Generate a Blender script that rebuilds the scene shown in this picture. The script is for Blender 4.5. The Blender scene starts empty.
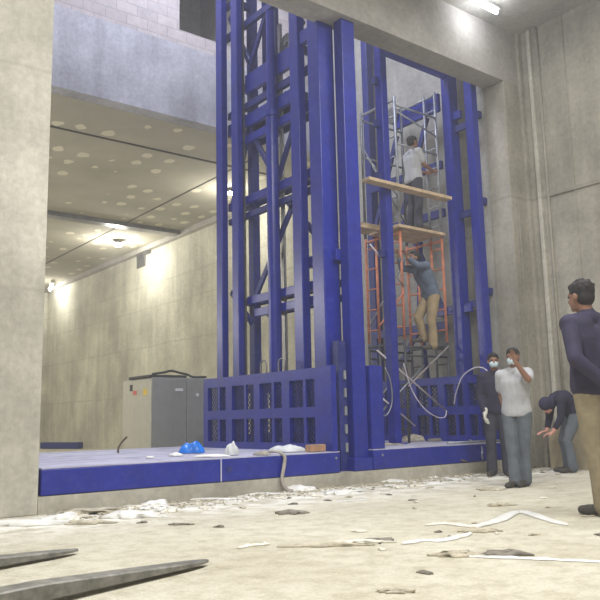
import bpy, bmesh, math, random
from mathutils import Vector, Matrix
import mathutils.noise as mn
random.seed(7)
C = bpy.context.scene.collection
PI = math.pi
V = Vector
sc = bpy.context.scene

# ------------------------------------------------------------------ materials
def new_mat(name):
    m = bpy.data.materials.new(name); m.use_nodes = True
    nt = m.node_tree; b = nt.nodes['Principled BSDF']
    return m, nt, b

def ramp(nt, fac, stops):
    r = nt.nodes.new('ShaderNodeValToRGB')
    e = r.color_ramp.elements
    while len(e) < len(stops): e.new(0.5)
    for k, (p, c) in enumerate(stops):
        e[k].position = p; e[k].color = (c[0], c[1], c[2], 1)
    nt.links.new(fac, r.inputs[0]); return r.outputs[0]

def noise(nt, vec, scale, detail=5, rough=0.6):
    n = nt.nodes.new('ShaderNodeTexNoise'); n.inputs['Scale'].default_value = scale
    n.inputs['Detail'].default_value = detail; n.inputs['Roughness'].default_value = rough
    nt.links.new(vec, n.inputs['Vector']); return n.outputs['Fac']

def pos(nt, scale=(1, 1, 1)):
    g = nt.nodes.new('ShaderNodeNewGeometry'); mp = nt.nodes.new('ShaderNodeMapping')
    mp.inputs['Scale'].default_value = scale
    nt.links.new(g.outputs['Position'], mp.inputs['Vector']); return mp.outputs[0]

def mixc(nt, a, b, fac, mode='MIX'):
    m = nt.nodes.new('ShaderNodeMix'); m.data_type = 'RGBA'; m.blend_type = mode
    if isinstance(fac, (int, float)): m.inputs[0].default_value = fac
    else: nt.links.new(fac, m.inputs[0])
    for s, i in ((a, 6), (b, 7)):
        if isinstance(s, tuple): m.inputs[i].default_value = (s[0], s[1], s[2], 1)
        else: nt.links.new(s, m.inputs[i])
    return m.outputs[2]

def mth(nt, op, a, b=None, c=None):
    m = nt.nodes.new('ShaderNodeMath'); m.operation = op
    for k, s in enumerate((a, b, c)):
        if s is None: continue
        if isinstance(s, (int, float)): m.inputs[k].default_value = s
        else: nt.links.new(s, m.inputs[k])
    return m.outputs[0]

def bump(nt, b, h, strength=0.3, dist=0.02):
    n = nt.nodes.new('ShaderNodeBump'); n.inputs['Strength'].default_value = strength
    n.inputs['Distance'].default_value = dist
    nt.links.new(h, n.inputs['Height']); nt.links.new(n.outputs[0], b.inputs['Normal'])

def plain(name, col, rough=0.6, metal=0.0, var=0.25, nscale=8, bmp=0.0, spec=0.5, alpha=None):
    m, nt, b = new_mat(name)
    p = pos(nt)
    f = noise(nt, p, nscale)
    lo = tuple(c * (1 - var) for c in col); hi = tuple(min(1, c * (1 + var)) for c in col)
    nt.links.new(ramp(nt, f, [(0.3, lo), (0.7, hi)]), b.inputs['Base Color'])
    b.inputs['Roughness'].default_value = rough; b.inputs['Metallic'].default_value = metal
    b.inputs['Specular IOR Level'].default_value = spec
    if bmp: bump(nt, b, noise(nt, p, nscale * 5), bmp, 0.01)
    return m

def concrete(name, col, joints=(), streak=0.25, mott=0.26, dark=0.55, rough=0.85, pits=True, vlines=0.0):
    m, nt, b = new_mat(name)
    p1 = pos(nt); p2 = pos(nt, (1, 1, 0.12))
    big = noise(nt, p1, 0.7, 4); fine = noise(nt, p1, 14, 6, 0.7); st = noise(nt, p2, 3.2, 5, 0.65)
    c0 = ramp(nt, big, [(0.3, tuple(c * (1 - mott) for c in col)), (0.7, tuple(min(1, c * (1 + mott)) for c in col))])
    s = ramp(nt, st, [(0.3, (1 - streak,) * 3), (0.62, (1.0,) * 3)])
    c1 = mixc(nt, c0, s, 1.0, 'MULTIPLY')
    f = ramp(nt, fine, [(0.3, (0.80,) * 3), (0.65, (1.05,) * 3)])
    c2 = mixc(nt, c1, f, 1.0, 'MULTIPLY')
    g = nt.nodes.new('ShaderNodeNewGeometry'); sp = nt.nodes.new('ShaderNodeSeparateXYZ')
    nt.links.new(g.outputs['Position'], sp.inputs[0])
    wob = mth(nt, 'MULTIPLY', mth(nt, 'SUBTRACT', noise(nt, p1, 1.5, 3), 0.5), 0.08)
    zz = mth(nt, 'ADD', sp.outputs['Z'], wob)
    for j in joints:
        d = mth(nt, 'ABSOLUTE', mth(nt, 'SUBTRACT', zz, j))
        k = mth(nt, 'SUBTRACT', 1.0, mth(nt, 'MINIMUM', mth(nt, 'DIVIDE', d, 0.035), 1.0))
        c2 = mixc(nt, c2, tuple(c * dark for c in col), mth(nt, 'MULTIPLY', k, 0.45))
    if pits:
        v = nt.nodes.new('ShaderNodeTexVoronoi'); v.inputs['Scale'].default_value = 2.3
        nt.links.new(p1, v.inputs['Vector'])
        k = mth(nt, 'LESS_THAN', v.outputs['Distance'], 0.045)
        c2 = mixc(nt, c2, tuple(c * 0.4 for c in col), mth(nt, 'MULTIPLY', k, 0.6))
    nt.links.new(c2, b.inputs['Base Color']); b.inputs['Roughness'].default_value = rough
    b.inputs['Specular IOR Level'].default_value = 0.25
    bump(nt, b, mth(nt, 'ADD', fine, mth(nt, 'MULTIPLY', st, 2.0)), 0.25, 0.02)
    return m

M = {}
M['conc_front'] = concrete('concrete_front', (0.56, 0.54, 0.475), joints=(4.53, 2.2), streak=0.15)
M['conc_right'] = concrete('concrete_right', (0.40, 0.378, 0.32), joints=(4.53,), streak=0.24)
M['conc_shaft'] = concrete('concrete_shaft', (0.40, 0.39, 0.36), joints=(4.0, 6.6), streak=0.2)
M['conc_rear'] = concrete('concrete_rear', (0.58, 0.565, 0.475), joints=(4.53, 5.3, 3.29, 1.7), streak=0.20)
M['conc_upper'] = concrete('concrete_upper', (0.46, 0.46, 0.50), joints=(), streak=0.2, pits=False)
M['conc_kerb'] = concrete('concrete_kerb', (0.46, 0.44, 0.38), streak=0.1)
M['conc_lintel'] = concrete('concrete_lintel', (0.42, 0.40, 0.37), streak=0.08)
M['conc_ceiling'] = concrete('concrete_ceiling', (0.42, 0.41, 0.38), streak=0.05)

def ceiling_mat():
    m, nt, b = new_mat('ceiling_patched')
    p1 = pos(nt)
    big = noise(nt, p1, 0.8, 4)
    c = ramp(nt, big, [(0.3, (0.33, 0.31, 0.25)), (0.7, (0.42, 0.395, 0.32))])
    p2 = pos(nt, (1.3, 1.0, 0.0))
    d = nt.nodes.new('ShaderNodeMapping'); nt.links.new(p2, d.inputs['Vector'])
    v = nt.nodes.new('ShaderNodeTexVoronoi'); v.inputs['Scale'].default_value = 1.35; v.inputs['Randomness'].default_value = 0.45
    n2 = nt.nodes.new('ShaderNodeTexNoise'); n2.inputs['Scale'].default_value = 5; nt.links.new(p1, n2.inputs['Vector'])
    nt.links.new(p2, v.inputs['Vector'])
    dd = mth(nt, 'ADD', v.outputs['Distance'], mth(nt, 'MULTIPLY', mth(nt, 'SUBTRACT', n2.outputs['Fac'], 0.5), 0.22))
    k = mth(nt, 'LESS_THAN', dd, 0.22)
    c = mixc(nt, c, (0.68, 0.64, 0.50), mth(nt, 'MULTIPLY', k, 0.85))
    nt.links.new(c, b.inputs['Base Color']); b.inputs['Roughness'].default_value = 0.9
    bump(nt, b, noise(nt, p1, 9), 0.2)
    return m
M['ceil_rear'] = ceiling_mat()

def block_mat():
    m, nt, b = new_mat('concrete_blocks')
    g = nt.nodes.new('ShaderNodeNewGeometry'); sp = nt.nodes.new('ShaderNodeSeparateXYZ'); cb = nt.nodes.new('ShaderNodeCombineXYZ')
    nt.links.new(g.outputs['Position'], sp.inputs[0]); nt.links.new(sp.outputs['X'], cb.inputs[0]); nt.links.new(sp.outputs['Z'], cb.inputs[1])
    br = nt.nodes.new('ShaderNodeTexBrick'); nt.links.new(cb.outputs[0], br.inputs['Vector'])
    br.inputs['Scale'].default_value = 1.0; br.inputs['Brick Width'].default_value = 0.42; br.inputs['Row Height'].default_value = 0.21
    br.inputs['Mortar Size'].default_value = 0.008
    br.inputs['Color1'].default_value = (0.50, 0.45, 0.44, 1); br.inputs['Color2'].default_value = (0.42, 0.38, 0.38, 1)
    br.inputs['Mortar'].default_value = (0.33, 0.30, 0.30, 1)
    f = ramp(nt, noise(nt, pos(nt), 6, 6, 0.7), [(0.3, (0.8,) * 3), (0.7, (1.05,) * 3)])
    nt.links.new(mixc(nt, br.outputs['Color'], f, 1.0, 'MULTIPLY'), b.inputs['Base Color'])
    b.inputs['Roughness'].default_value = 0.95
    bump(nt, b, br.outputs['Fac'], -0.6, 0.02)
    return m
M['blocks'] = block_mat()

def floor_mat():
    m, nt, b = new_mat('dusty_floor')
    p1 = pos(nt)
    n1 = noise(nt, p1, 0.9, 6, 0.6); n2 = noise(nt, p1, 6, 8, 0.75); n3 = noise(nt, pos(nt, (1, 1, 1)), 45, 4, 0.8)
    c = ramp(nt, n1, [(0.25, (0.51, 0.475, 0.375)), (0.5, (0.60, 0.57, 0.47)), (0.75, (0.69, 0.665, 0.565))])
    c = mixc(nt, c, ramp(nt, n2, [(0.32, (0.72, 0.70, 0.64)), (0.55, (1.0,) * 3)]), 1.0, 'MULTIPLY')
    c = mixc(nt, c, ramp(nt, n3, [(0.35, (0.85,) * 3), (0.6, (1.05,) * 3)]), 1.0, 'MULTIPLY')
    # pale plaster spill near the kerb of the pit
    sp = nt.nodes.new('ShaderNodeSeparateXYZ'); g = nt.nodes.new('ShaderNodeNewGeometry'); nt.links.new(g.outputs['Position'], sp.inputs[0])
    k = mth(nt, 'SUBTRACT', 1.0, mth(nt, 'MINIMUM', mth(nt, 'DIVIDE', mth(nt, 'ABSOLUTE', mth(nt, 'SUBTRACT', sp.outputs['Y'], 6.8)), 1.1), 1.0))
    k = mth(nt, 'MULTIPLY', k, ramp(nt, noise(nt, p1, 3.2, 6, 0.7), [(0.45, (0,) * 3), (0.55, (1,) * 3)]))
    c = mixc(nt, c, (0.86, 0.85, 0.80), mth(nt, 'MULTIPLY', k, 0.85))
    nt.links.new(c, b.inputs['Base Color']); b.inputs['Roughness'].default_value = 0.9
    b.inputs['Specular IOR Level'].default_value = 0.2
    bump(nt, b, mth(nt, 'ADD', n2, mth(nt, 'MULTIPLY', n1, 2)), 0.5, 0.03)
    return m
M['floor'] = floor_mat()

def blue_mat(name, col, rough=0.33, dust=0.25):
    m, nt, b = new_mat(name)
    p = pos(nt)
    f = noise(nt, p, 3.5, 6, 0.7)
    c = ramp(nt, f, [(0.3, tuple(x * 0.8 for x in col)), (0.7, tuple(min(1, x * 1.2) for x in col))])
    d = ramp(nt, noise(nt, p, 11, 6, 0.8), [(0.5, (0,) * 3), (0.75, (1,) * 3)])
    c = mixc(nt, c, (0.42, 0.42, 0.55), mth(nt, 'MULTIPLY', d, dust))
    nt.links.new(c, b.inputs['Base Color'])
    b.inputs['Roughness'].default_value = rough; b.inputs['Specular IOR Level'].default_value = 0.5
    bump(nt, b, noise(nt, p, 30), 0.06, 0.005)
    return m
M['blue'] = blue_mat('blue_paint', (0.012, 0.022, 0.27), dust=0.08)
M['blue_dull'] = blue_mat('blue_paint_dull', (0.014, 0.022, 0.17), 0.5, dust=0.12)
M['deck'] = plain('dusty_blue_deck', (0.42, 0.42, 0.55), 0.75, var=0.2, nscale=3, bmp=0.1)
M['steel'] = plain('grey_steel', (0.22, 0.22, 0.23), 0.4, 0.7)
M['fork'] = plain('worn_fork_steel', (0.20, 0.195, 0.18), 0.45, 0.35, var=0.45, nscale=12, bmp=0.15)
M['galv'] = plain('galvanised_tube', (0.30, 0.32, 0.36), 0.45, 0.4, var=0.3)
M['darktube'] = plain('dark_tube', (0.07, 0.075, 0.09), 0.6, 0.3)
M['orange'] = plain('orange_primer', (0.55, 0.20, 0.12), 0.6, var=0.3)
M['brace'] = plain('pale_brace', (0.50, 0.45, 0.46), 0.5, 0.2)
M['wood'] = plain('plank_wood', (0.55, 0.42, 0.28), 0.8, var=0.25, nscale=6)
M['ply'] = plain('plywood', (0.40, 0.34, 0.23), 0.8, var=0.15, nscale=5)
M['cab_light'] = plain('cabinet_light', (0.48, 0.47, 0.40), 0.6, var=0.06)
M['cab_grey'] = plain('cabinet_grey', (0.30, 0.305, 0.295), 0.5, var=0.08)
M['cab_dark'] = plain('cabinet_clutter', (0.06, 0.06, 0.055), 0.8)
M['white'] = plain('white_plate', (0.75, 0.76, 0.78), 0.5, var=0.05)
M['yellow'] = plain('yellow_label', (0.75, 0.55, 0.08), 0.6, var=0.1)
M['red'] = plain('red_label', (0.6, 0.12, 0.10), 0.6, var=0.1)
M['bluebag'] = plain('blue_plastic', (0.02, 0.20, 0.75), 0.25, var=0.3, bmp=0.3)
M['film'] = plain('white_plastic_film', (0.80, 0.80, 0.78), 0.35, var=0.08, bmp=0.3)
M['greyfilm'] = plain('grey_plastic_film', (0.62, 0.64, 0.66), 0.4, var=0.15, bmp=0.3)
M['carton'] = plain('brown_carton', (0.42, 0.24, 0.14), 0.8)
M['rag'] = plain('grey_rag', (0.38, 0.35, 0.32), 0.9, bmp=0.3)
M['rubble'] = plain('rubble', (0.46, 0.42, 0.33), 0.95, var=0.4, nscale=14, bmp=0.4)
M['rubble_dark'] = plain('rubble_dark', (0.22, 0.20, 0.17), 0.95, var=0.4, nscale=14, bmp=0.4)
M['paper'] = plain('pale_scrap', (0.74, 0.71, 0.62), 0.85, var=0.15)
M['rod'] = plain('rusty_rod', (0.13, 0.10, 0.07), 0.8)
M['rubber'] = plain('black_cable', (0.05, 0.05, 0.05), 0.6)
M['hose'] = plain('pale_hose', (0.55, 0.52, 0.62), 0.5)
M['skin'] = plain('skin', (0.25, 0.13, 0.085), 0.55, var=0.08, nscale=20)
M['skin_pink'] = plain('skin_pink', (0.60, 0.30, 0.24), 0.55, var=0.08, nscale=20)
M['hair'] = plain('black_hair', (0.018, 0.016, 0.017), 0.7, var=0.4, nscale=40, bmp=0.6)
M['navy'] = plain('navy_cloth', (0.030, 0.026, 0.062), 0.85, var=0.25, nscale=7, bmp=0.4)
M['darknavy'] = plain('dark_cloth', (0.022, 0.020, 0.045), 0.85, var=0.25, nscale=7, bmp=0.4)
M['khaki'] = plain('khaki_cloth', (0.26, 0.22, 0.145), 0.9, var=0.18, nscale=9, bmp=0.4)
M['tan'] = plain('tan_cloth', (0.30, 0.23, 0.14), 0.9, var=0.18, nscale=9, bmp=0.4)
M['jeans'] = plain('blue_grey_cloth', (0.12, 0.14, 0.17), 0.9, var=0.2, nscale=9, bmp=0.4)
M['tshirt'] = plain('pale_shirt', (0.43, 0.44, 0.47), 0.9, var=0.1, nscale=7, bmp=0.4)
M['bluegrey'] = plain('blue_grey_shirt', (0.11, 0.14, 0.20), 0.9, var=0.2, nscale=7, bmp=0.4)
M['darktrouser'] = plain('dark_trouser', (0.05, 0.052, 0.075), 0.9, var=0.2, nscale=9, bmp=0.4)
M['mask'] = plain('pale_blue_mask', (0.55, 0.68, 0.76), 0.8, var=0.05)
M['glove'] = plain('white_glove', (0.62, 0.62, 0.58), 0.9, var=0.1)
M['shoe'] = plain('dark_shoe', (0.06, 0.055, 0.05), 0.6)
M['sole'] = plain('shoe_sole', (0.30, 0.28, 0.24), 0.8)
M['eye'] = plain('eye', (0.02, 0.015, 0.012), 0.2, var=0.02)

def emis(name, col, s):
    m, nt, b = new_mat(name)
    b.inputs['Base Color'].default_value = (0.9, 0.9, 0.9, 1)
    b.inputs['Emission Color'].default_value = (*col, 1); b.inputs['Emission Strength'].default_value = s
    return m
M['lamp'] = emis('lamp_glow', (1, 0.98, 0.92), 60)
M['lamp_cool'] = emis('lamp_glow_cool', (0.88, 0.92, 1.0), 22)

# ------------------------------------------------------------------ helpers
BASE = {}
def thing(name, label, cat, loc, group=None):
    o = bpy.data.objects.new(name, None); C.objects.link(o); o.empty_display_size = 0.2
    o.location = loc; o['label'] = label; o['category'] = cat
    if group: o['group'] = group
    BASE[o.name] = V(loc); return o
def tag(o, label, cat, group=None, kind=None):
    o['label'] = label; o['category'] = cat
    if group: o['group'] = group
    if kind: o['kind'] = kind
    return o
def obj(name, bm, mat, parent=None, loc=None, smooth=False, label=None):
    me = bpy.data.meshes.new(name)
    bmesh.ops.recalc_face_normals(bm, faces=bm.faces)
    base = BASE[parent.name] if parent else V(loc) if loc else V((0, 0, 0))
    bmesh.ops.translate(bm, verts=bm.verts, vec=-base)
    bm.to_mesh(me); bm.free(); me.materials.append(mat)
    if smooth:
        for p in me.polygons: p.use_smooth = True
    o = bpy.data.objects.new(name, me); C.objects.link(o)
    if parent: o.parent = parent
    else: o.location = base
    BASE[o.name] = base
    if label: o['label'] = label
    return o
def struct(name, bm, mat, label=None, cat=None):
    o = obj(name, bm, mat); o['kind'] = 'structure'
    if label: o['label'] = label
    if cat: o['category'] = cat
    return o
def B(): return bmesh.new()
def box(bm, a, b, bev=0.0):
    a = V(a); b = V(b)
    r = bmesh.ops.create_cube(bm, size=1.0, matrix=Matrix.Translation((a + b) / 2) @ Matrix.Diagonal((*[abs(x) for x in (b - a)], 1)))
    if bev:
        es = list({e for v in r['verts'] for e in v.link_edges})
        bmesh.ops.bevel(bm, geom=es, offset=bev, segments=2, affect='EDGES', profile=0.5)
    return bm
def frame_of(d):
    d = d.normalized(); up = V((0, 0, 1)) if abs(d.z) < 0.95 else V((1, 0, 0))
    x = d.cross(up).normalized(); y = x.cross(d).normalized()
    return x, y, d
def bar(bm, p, q, w, h, bev=0.0):
    """rectangular bar from p to q, w across, h in the upright direction"""
    p = V(p); q = V(q); x, y, z = frame_of(q - p)
    m = Matrix(((x.x, y.x, z.x, 0), (x.y, y.y, z.y, 0), (x.z, y.z, z.z, 0), (0, 0, 0, 1)))
    r = bmesh.ops.create_cube(bm, size=1.0, matrix=Matrix.Translation((p + q) / 2) @ m @ Matrix.Diagonal((w, h, (q - p).length, 1)))
    if bev:
        es = list({e for v in r['verts'] for e in v.link_edges})
        bmesh.ops.bevel(bm, geom=es, offset=bev, segments=1, affect='EDGES')
    return bm
def cone(bm, p, q, r1, r2, n=16, caps=True):
    p = V(p); q = V(q); x, y, z = frame_of(q - p)
    rings = []
    for c, r in ((p, r1), (q, r2)):
        rings.append([bm.verts.new(c + x * (r * math.cos(t)) + y * (r * math.sin(t))) for t in [2 * PI * k / n for k in range(n)]])
    for k in range(n):
        bm.faces.new((rings[0][k], rings[0][(k + 1) % n], rings[1][(k + 1) % n], rings[1][k]))
    if caps: bm.faces.new(rings[0][::-1]); bm.faces.new(rings[1])
    return bm
def cyl(bm, p, q, r, n=16): return cone(bm, p, q, r, r, n)
def smoothpts(pts, sub=6):
    pts = [V(p) for p in pts]; out = []
    P = [pts[0] * 2 - pts[1]] + pts + [pts[-1] * 2 - pts[-2]]
    for i in range(1, len(P) - 2):
        for k in range(sub):
            t = k / sub
            a, b, c, d = P[i - 1], P[i], P[i + 1], P[i + 2]
            out.append(0.5 * ((2 * b) + (c - a) * t + (2 * a - 5 * b + 4 * c - d) * t * t + (3 * b - a - 3 * c + d) * t ** 3))
    out.append(pts[-1]); return out
def tube(bm, pts, r, n=8, sub=6, flat=1.0):
    P = smoothpts(pts, sub); prev = None
    rr = r if callable(r) else (lambda t: r)
    up = None
    for i, p in enumerate(P):
        d = (P[min(i + 1, len(P) - 1)] - P[max(i - 1, 0)]).normalized()
        if up is None: up = V((0, 0, 1)) if abs(d.z) < 0.9 else V((1, 0, 0))
        x = d.cross(up).normalized(); y = x.cross(d).normalized(); up = y
        rad = rr(i / (len(P) - 1))
        ring = [bm.verts.new(p + x * rad * math.cos(2 * PI * k / n) + y * rad * flat * math.sin(2 * PI * k / n)) for k in range(n)]
        if prev:
            for k in range(n): bm.faces.new((prev[k], prev[(k + 1) % n], ring[(k + 1) % n], ring[k]))
        else: bm.faces.new(ring[::-1])
        prev = ring
    bm.faces.new(prev); return bm
def sphere(bm, c, r, sx=1, sy=1, sz=1, rot=None, u=20, v=12):
    m = Matrix.Translation(V(c)) @ (rot.to_4x4() if rot else Matrix.Identity(4)) @ Matrix.Diagonal((r * sx, r * sy, r * sz, 1))
    bmesh.ops.create_uvsphere(bm, u_segments=u, v_segments=v, radius=1.0, matrix=m); return bm

# ------------------------------------------------------------------ camera (fitted to the photograph's vanishing lines)
H = 0.86; FPX = 746.7; YAW, PITCH, ROLL = 0.90915, 0.15842, -0.02149
cy_, sy_ = math.cos(YAW), math.sin(YAW)
fw = V((cy_ * math.cos(PITCH), sy_ * math.cos(PITCH), math.sin(PITCH)))
rt = V((sy_, -cy_, 0)); upv = rt.cross(fw)
r2 = rt * math.cos(ROLL) + upv * math.sin(ROLL); u2 = -rt * math.sin(ROLL) + upv * math.cos(ROLL)
cam = bpy.data.objects.new('camera', bpy.data.cameras.new('camera')); C.objects.link(cam)
cam.matrix_world = Matrix(((r2.x, u2.x, -fw.x, 0), (r2.y, u2.y, -fw.y, 0), (r2.z, u2.z, -fw.z, H), (0, 0, 0, 1)))
cam.data.sensor_width = 36; cam.data.lens = FPX / 600 * 36; cam.data.clip_end = 200
sc.camera = cam
def on_floor(u, v, z=0.0):
    """where the sight line measured in the photograph meets the height z"""
    d = r2 * ((u - 300) / FPX) - u2 * ((v - 300) / FPX) + fw
    t = (z - H) / d.z; return V((0, 0, H)) + d * t

# ------------------------------------------------------------------ the setting
YF, YB = 7.45, 7.87            # front partition
YS = 12.05                     # back of the lift shaft
XR, XS = 10.9, 10.4
ZL, ZC = 6.62, 7.6
struct('floor', box(B(), (-4, -4.5, -0.3), (12, 32, 0)), M['floor'])
struct('floor_pit', box(B(), (2.535, YF, 0.0), (XS, YS, 0.17)), M['conc_kerb'])
struct('wall_front_left', box(B(), (-4, YF, 0), (2.535, YB, ZC), 0.012), M['conc_front'])
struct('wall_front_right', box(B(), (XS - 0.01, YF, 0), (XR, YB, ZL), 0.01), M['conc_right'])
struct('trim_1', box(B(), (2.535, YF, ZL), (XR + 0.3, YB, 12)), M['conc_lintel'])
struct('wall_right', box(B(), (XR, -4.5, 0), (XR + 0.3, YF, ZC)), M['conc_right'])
struct('ceiling_front', box(B(), (-4, -4.5, ZC), (XR + 0.3, YF, ZC + 0.3)), M['conc_ceiling'])
struct('wall_left', box(B(), (-4.3, -4.5, 0), (-4, YF, ZC)), M['conc_front'])
struct('wall_behind', box(B(), (-4, -4.8, 0), (XR, -4.5, ZC)), M['conc_front'])
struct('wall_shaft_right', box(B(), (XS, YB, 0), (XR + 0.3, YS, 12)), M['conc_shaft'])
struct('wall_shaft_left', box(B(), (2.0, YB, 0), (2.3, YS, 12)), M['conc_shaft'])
struct('ceiling_shaft', box(B(), (2.0, YF, 12), (XR + 0.3, YS + 2.5, 12.2)), M['conc_ceiling'])
# upper storey at the back of the shaft: smooth band, then blockwork with an opening
struct('wall_upper_band', box(B(), (2.0, YS, 6.598), (XS, YS + 0.3, 8.1)), M['conc_upper'])
bm = B(); box(bm, (2.0, YS + 0.02, 8.1), (6.56, YS + 0.3, 12)); box(bm, (8.2, YS + 0.02, 8.1), (XR, YS + 0.3, 12))
box(bm, (6.56, YS + 0.02, 8.1), (8.2, YS + 0.3, 8.42)); box(bm, (6.56, YS + 0.02, 10.4), (8.2, YS + 0.3, 12))
struct('wall_upper_blocks', bm, M['blocks'])
bm = B(); box(bm, (6.3, YS + 2.2, 8.1), (8.5, YS + 2.5, 12)); box(bm, (6.3, YS + 0.3, 8.1), (6.5, YS + 2.2, 12)); box(bm, (8.3, YS + 0.3, 8.1), (8.5, YS + 2.2, 12)); box(bm, (6.3, YS + 0.3, 8.0), (8.5, YS + 2.2, 8.1))
struct('wall_upper_recess', bm, M['conc_lintel'])
# rear hall
struct('ceiling_rear', box(B(), (-3, YS + 0.31, 6.6), (XR + 0.3, 31.6, 6.9)), M['ceil_rear'])
struct('wall_rear_right', box(B(), (XR, YS, 0), (XR + 0.3, 31.6, 6.6)), M['conc_rear'])
struct('wall_rear_end', box(B(), (-3, 31.6, 0), (XR + 0.3, 31.9, 6.9)), M['conc_rear'])
struct('wall_rear_left', box(B(), (-3.3, YS, 0), (-3, 31.6, 6.9)), M['conc_rear'])
struct('wall_rear_front', box(B(), (-3, YS - 0.3, 0), (2.0, YS, 6.9)), M['conc_rear'])
M['joint'] = plain('joint_dark', (0.07, 0.065, 0.055), 0.9)
struct('trim_2', box(B(), (-3, 13.80, 6.585), (XR, 13.86, 6.61)), M['joint'])
struct('trim_3', box(B(), (-3, 19.6, 6.48), (XR, 19.95, 6.61)), M['steel'])
struct('trim_4', box(B(), (8.96, YS, 6.59), (9.0, 31.6, 6.61)), M['joint'])
struct('trim_5', box(B(), (10.72, YS + 0.5, 6.45), (10.9, 31.6, 6.6)), M['conc_lintel'])
# upright ribs in the corner beside the opening
struct('trim_6', box(B(), (10.80, 7.38, 0), (10.9, 7.45, ZC), 0.01), M['conc_right'])
struct('trim_7', box(B(), (10.84, 7.17, 0), (10.9, 7.24, ZC), 0.01), M['conc_front'])
struct('trim_8', box(B(), (10.55, 7.425, 0), (10.60, 7.45, 4.4), 0.005), M['conc_right'])
struct('trim_9', box(B(), (10.885, 6.55, 0), (10.9, 6.57, ZC)), M['conc_right'])
struct('trim_10', box(B(), (10.87, 6.0, 4.5), (10.9, 7.1, 4.56)), M['conc_right'])
o = obj('conduit', cyl(B(), (10.875, 7.05, 0.0), (10.875, 7.05, ZC), 0.022), M['conc_right'], smooth=True)
tag(o, 'concrete-coloured upright conduit on the right wall close to the corner', 'pipe')

# ------------------------------------------------------------------ lift platforms
def gate(root, x, y0, y1, z0, z1, cols, t=0.08, mesh=True):
    """side guard in the plane X=x: frame with two rows of windows and diagonal wire mesh"""
    zr = [(z0 + 0.10, z0 + 0.44), (z0 + 0.58, z0 + 0.95)]
    f = B()
    ys = [y0] + [c for pr in cols for c in pr] + [y1]
    box(f, (x - t / 2, y0, z0), (x + t / 2, y1, zr[0][0])); box(f, (x - t / 2, y0, zr[0][1]), (x + t / 2, y1, zr[1][0]))
    box(f, (x - t / 2, y0, zr[1][1]), (x + t / 2, y1, z1))
    for k in range(0, len(ys), 2):
        for (a, b) in zr: box(f, (x - t / 2, ys[k], a), (x + t / 2, ys[k + 1], b))
    g = obj('guard_frame', f, M['blue'], root)
    if mesh:
        w = B()
        for (ya, yb) in cols:
            for (a, b) in zr:
                hgt = b - a; s = ya - hgt
                while s < yb:
                    lo = max(ya, s); hi = min(yb, s + hgt)
                    if hi - lo > 0.02:
                        bar(w, (x + 0.01, lo, a + (lo - s)), (x + 0.01, hi, a + (hi - s)), 0.009, 0.009)
                        bar(w, (x + 0.018, lo, b - (lo - s)), (x + 0.018, hi, b - (hi - s)), 0.009, 0.009)
                    s += 0.075
        obj('wire_mesh', w, M['blue_dull'], root)
        for (ya, yb) in cols:
            ym = ya + (yb - ya) * 0.4; s = B()
            box(s, (x - 0.035, ym - 0.03, z0 + 0.05), (x - 0.005, ym + 0.03, z1 - 0.05))
            obj('stiffener', s, M['blue'], root)
    return g

ZD = 0.43
def deck(name, label, x0, x1, y1):
    t = thing(name, label, 'lift platform', ((x0 + x1) / 2, YF + 1, 0.17))
    f = B(); box(f, (x0, YF, 0.175), (x1, YF + 0.16, ZD), 0.012)
    fb = obj('front_beam', f, M['blue'], t)
    bl = B(); bx = x1 - 0.07 if x0 < 5 else x0 + 0.16; cyl(bl, (bx, YF - 0.012, ZD - 0.07), (bx, YF + 0.01, ZD - 0.07), 0.016, 12)
    obj('bolt', bl, M['galv'], fb)
    s = B(); box(s, (x0, YF + 0.16, 0.2), (x0 + 0.1, y1, ZD - 0.02)); box(s, (x1 - 0.1, YF + 0.16, 0.2), (x1, y1, ZD - 0.02)); box(s, (x0, y1 - 0.1, 0.2), (x1, y1, ZD - 0.02))
    obj('side_beam', s, M['blue_dull'], t)
    p = B(); box(p, (x0, YF + 0.005, ZD), (x1, y1, ZD + 0.012))
    k = 0
    y = YF + 1.2
    while y < y1: box(p, (x0, y, ZD + 0.012), (x1, y + 0.012, ZD + 0.015)); y += 1.2
    obj('deck_plate', p, M['deck'], t, label='dusty pale blue floor plate')
    return t
L1 = deck('lift_platform', 'wide blue lift platform left of the masts with mesh guard and dusty deck', 2.56, 6.40, 11.6)
gate(L1, 6.34, 7.47, 10.72, ZD + 0.012, 1.54, [(7.82, 8.38), (8.56, 9.11), (9.26, 9.86), (10.04, 10.58)])
box_ = B(); box(box_, (6.296, 7.465, ZD + 0.012), (6.384, 7.56, 1.55), 0.004); obj('guard_post', box_, M['blue'], L1)
for yy in (9.05, 8.6):
    b = B(); tube(b, [(6.34, yy - 0.07, 1.53), (6.34, yy - 0.075, 1.66), (6.34, yy - 0.03, 1.72), (6.34, yy + 0.03, 1.72), (6.34, yy + 0.075, 1.66), (6.34, yy + 0.07, 1.53)], 0.012)
    obj('lifting_loop', b, M['steel'], L1, smooth=True)
b = B(); cyl(b, (4.72, YF - 0.008, 0.31), (4.72, YF + 0.01, 0.31), 0.035, 14); obj('bolt_hole', b, M['blue_dull'], L1)
b = B(); box(b, (4.60, YF - 0.006, 0.18), (4.615, YF + 0.01, ZD)); obj('seam', b, M['deck'], L1)

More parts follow.
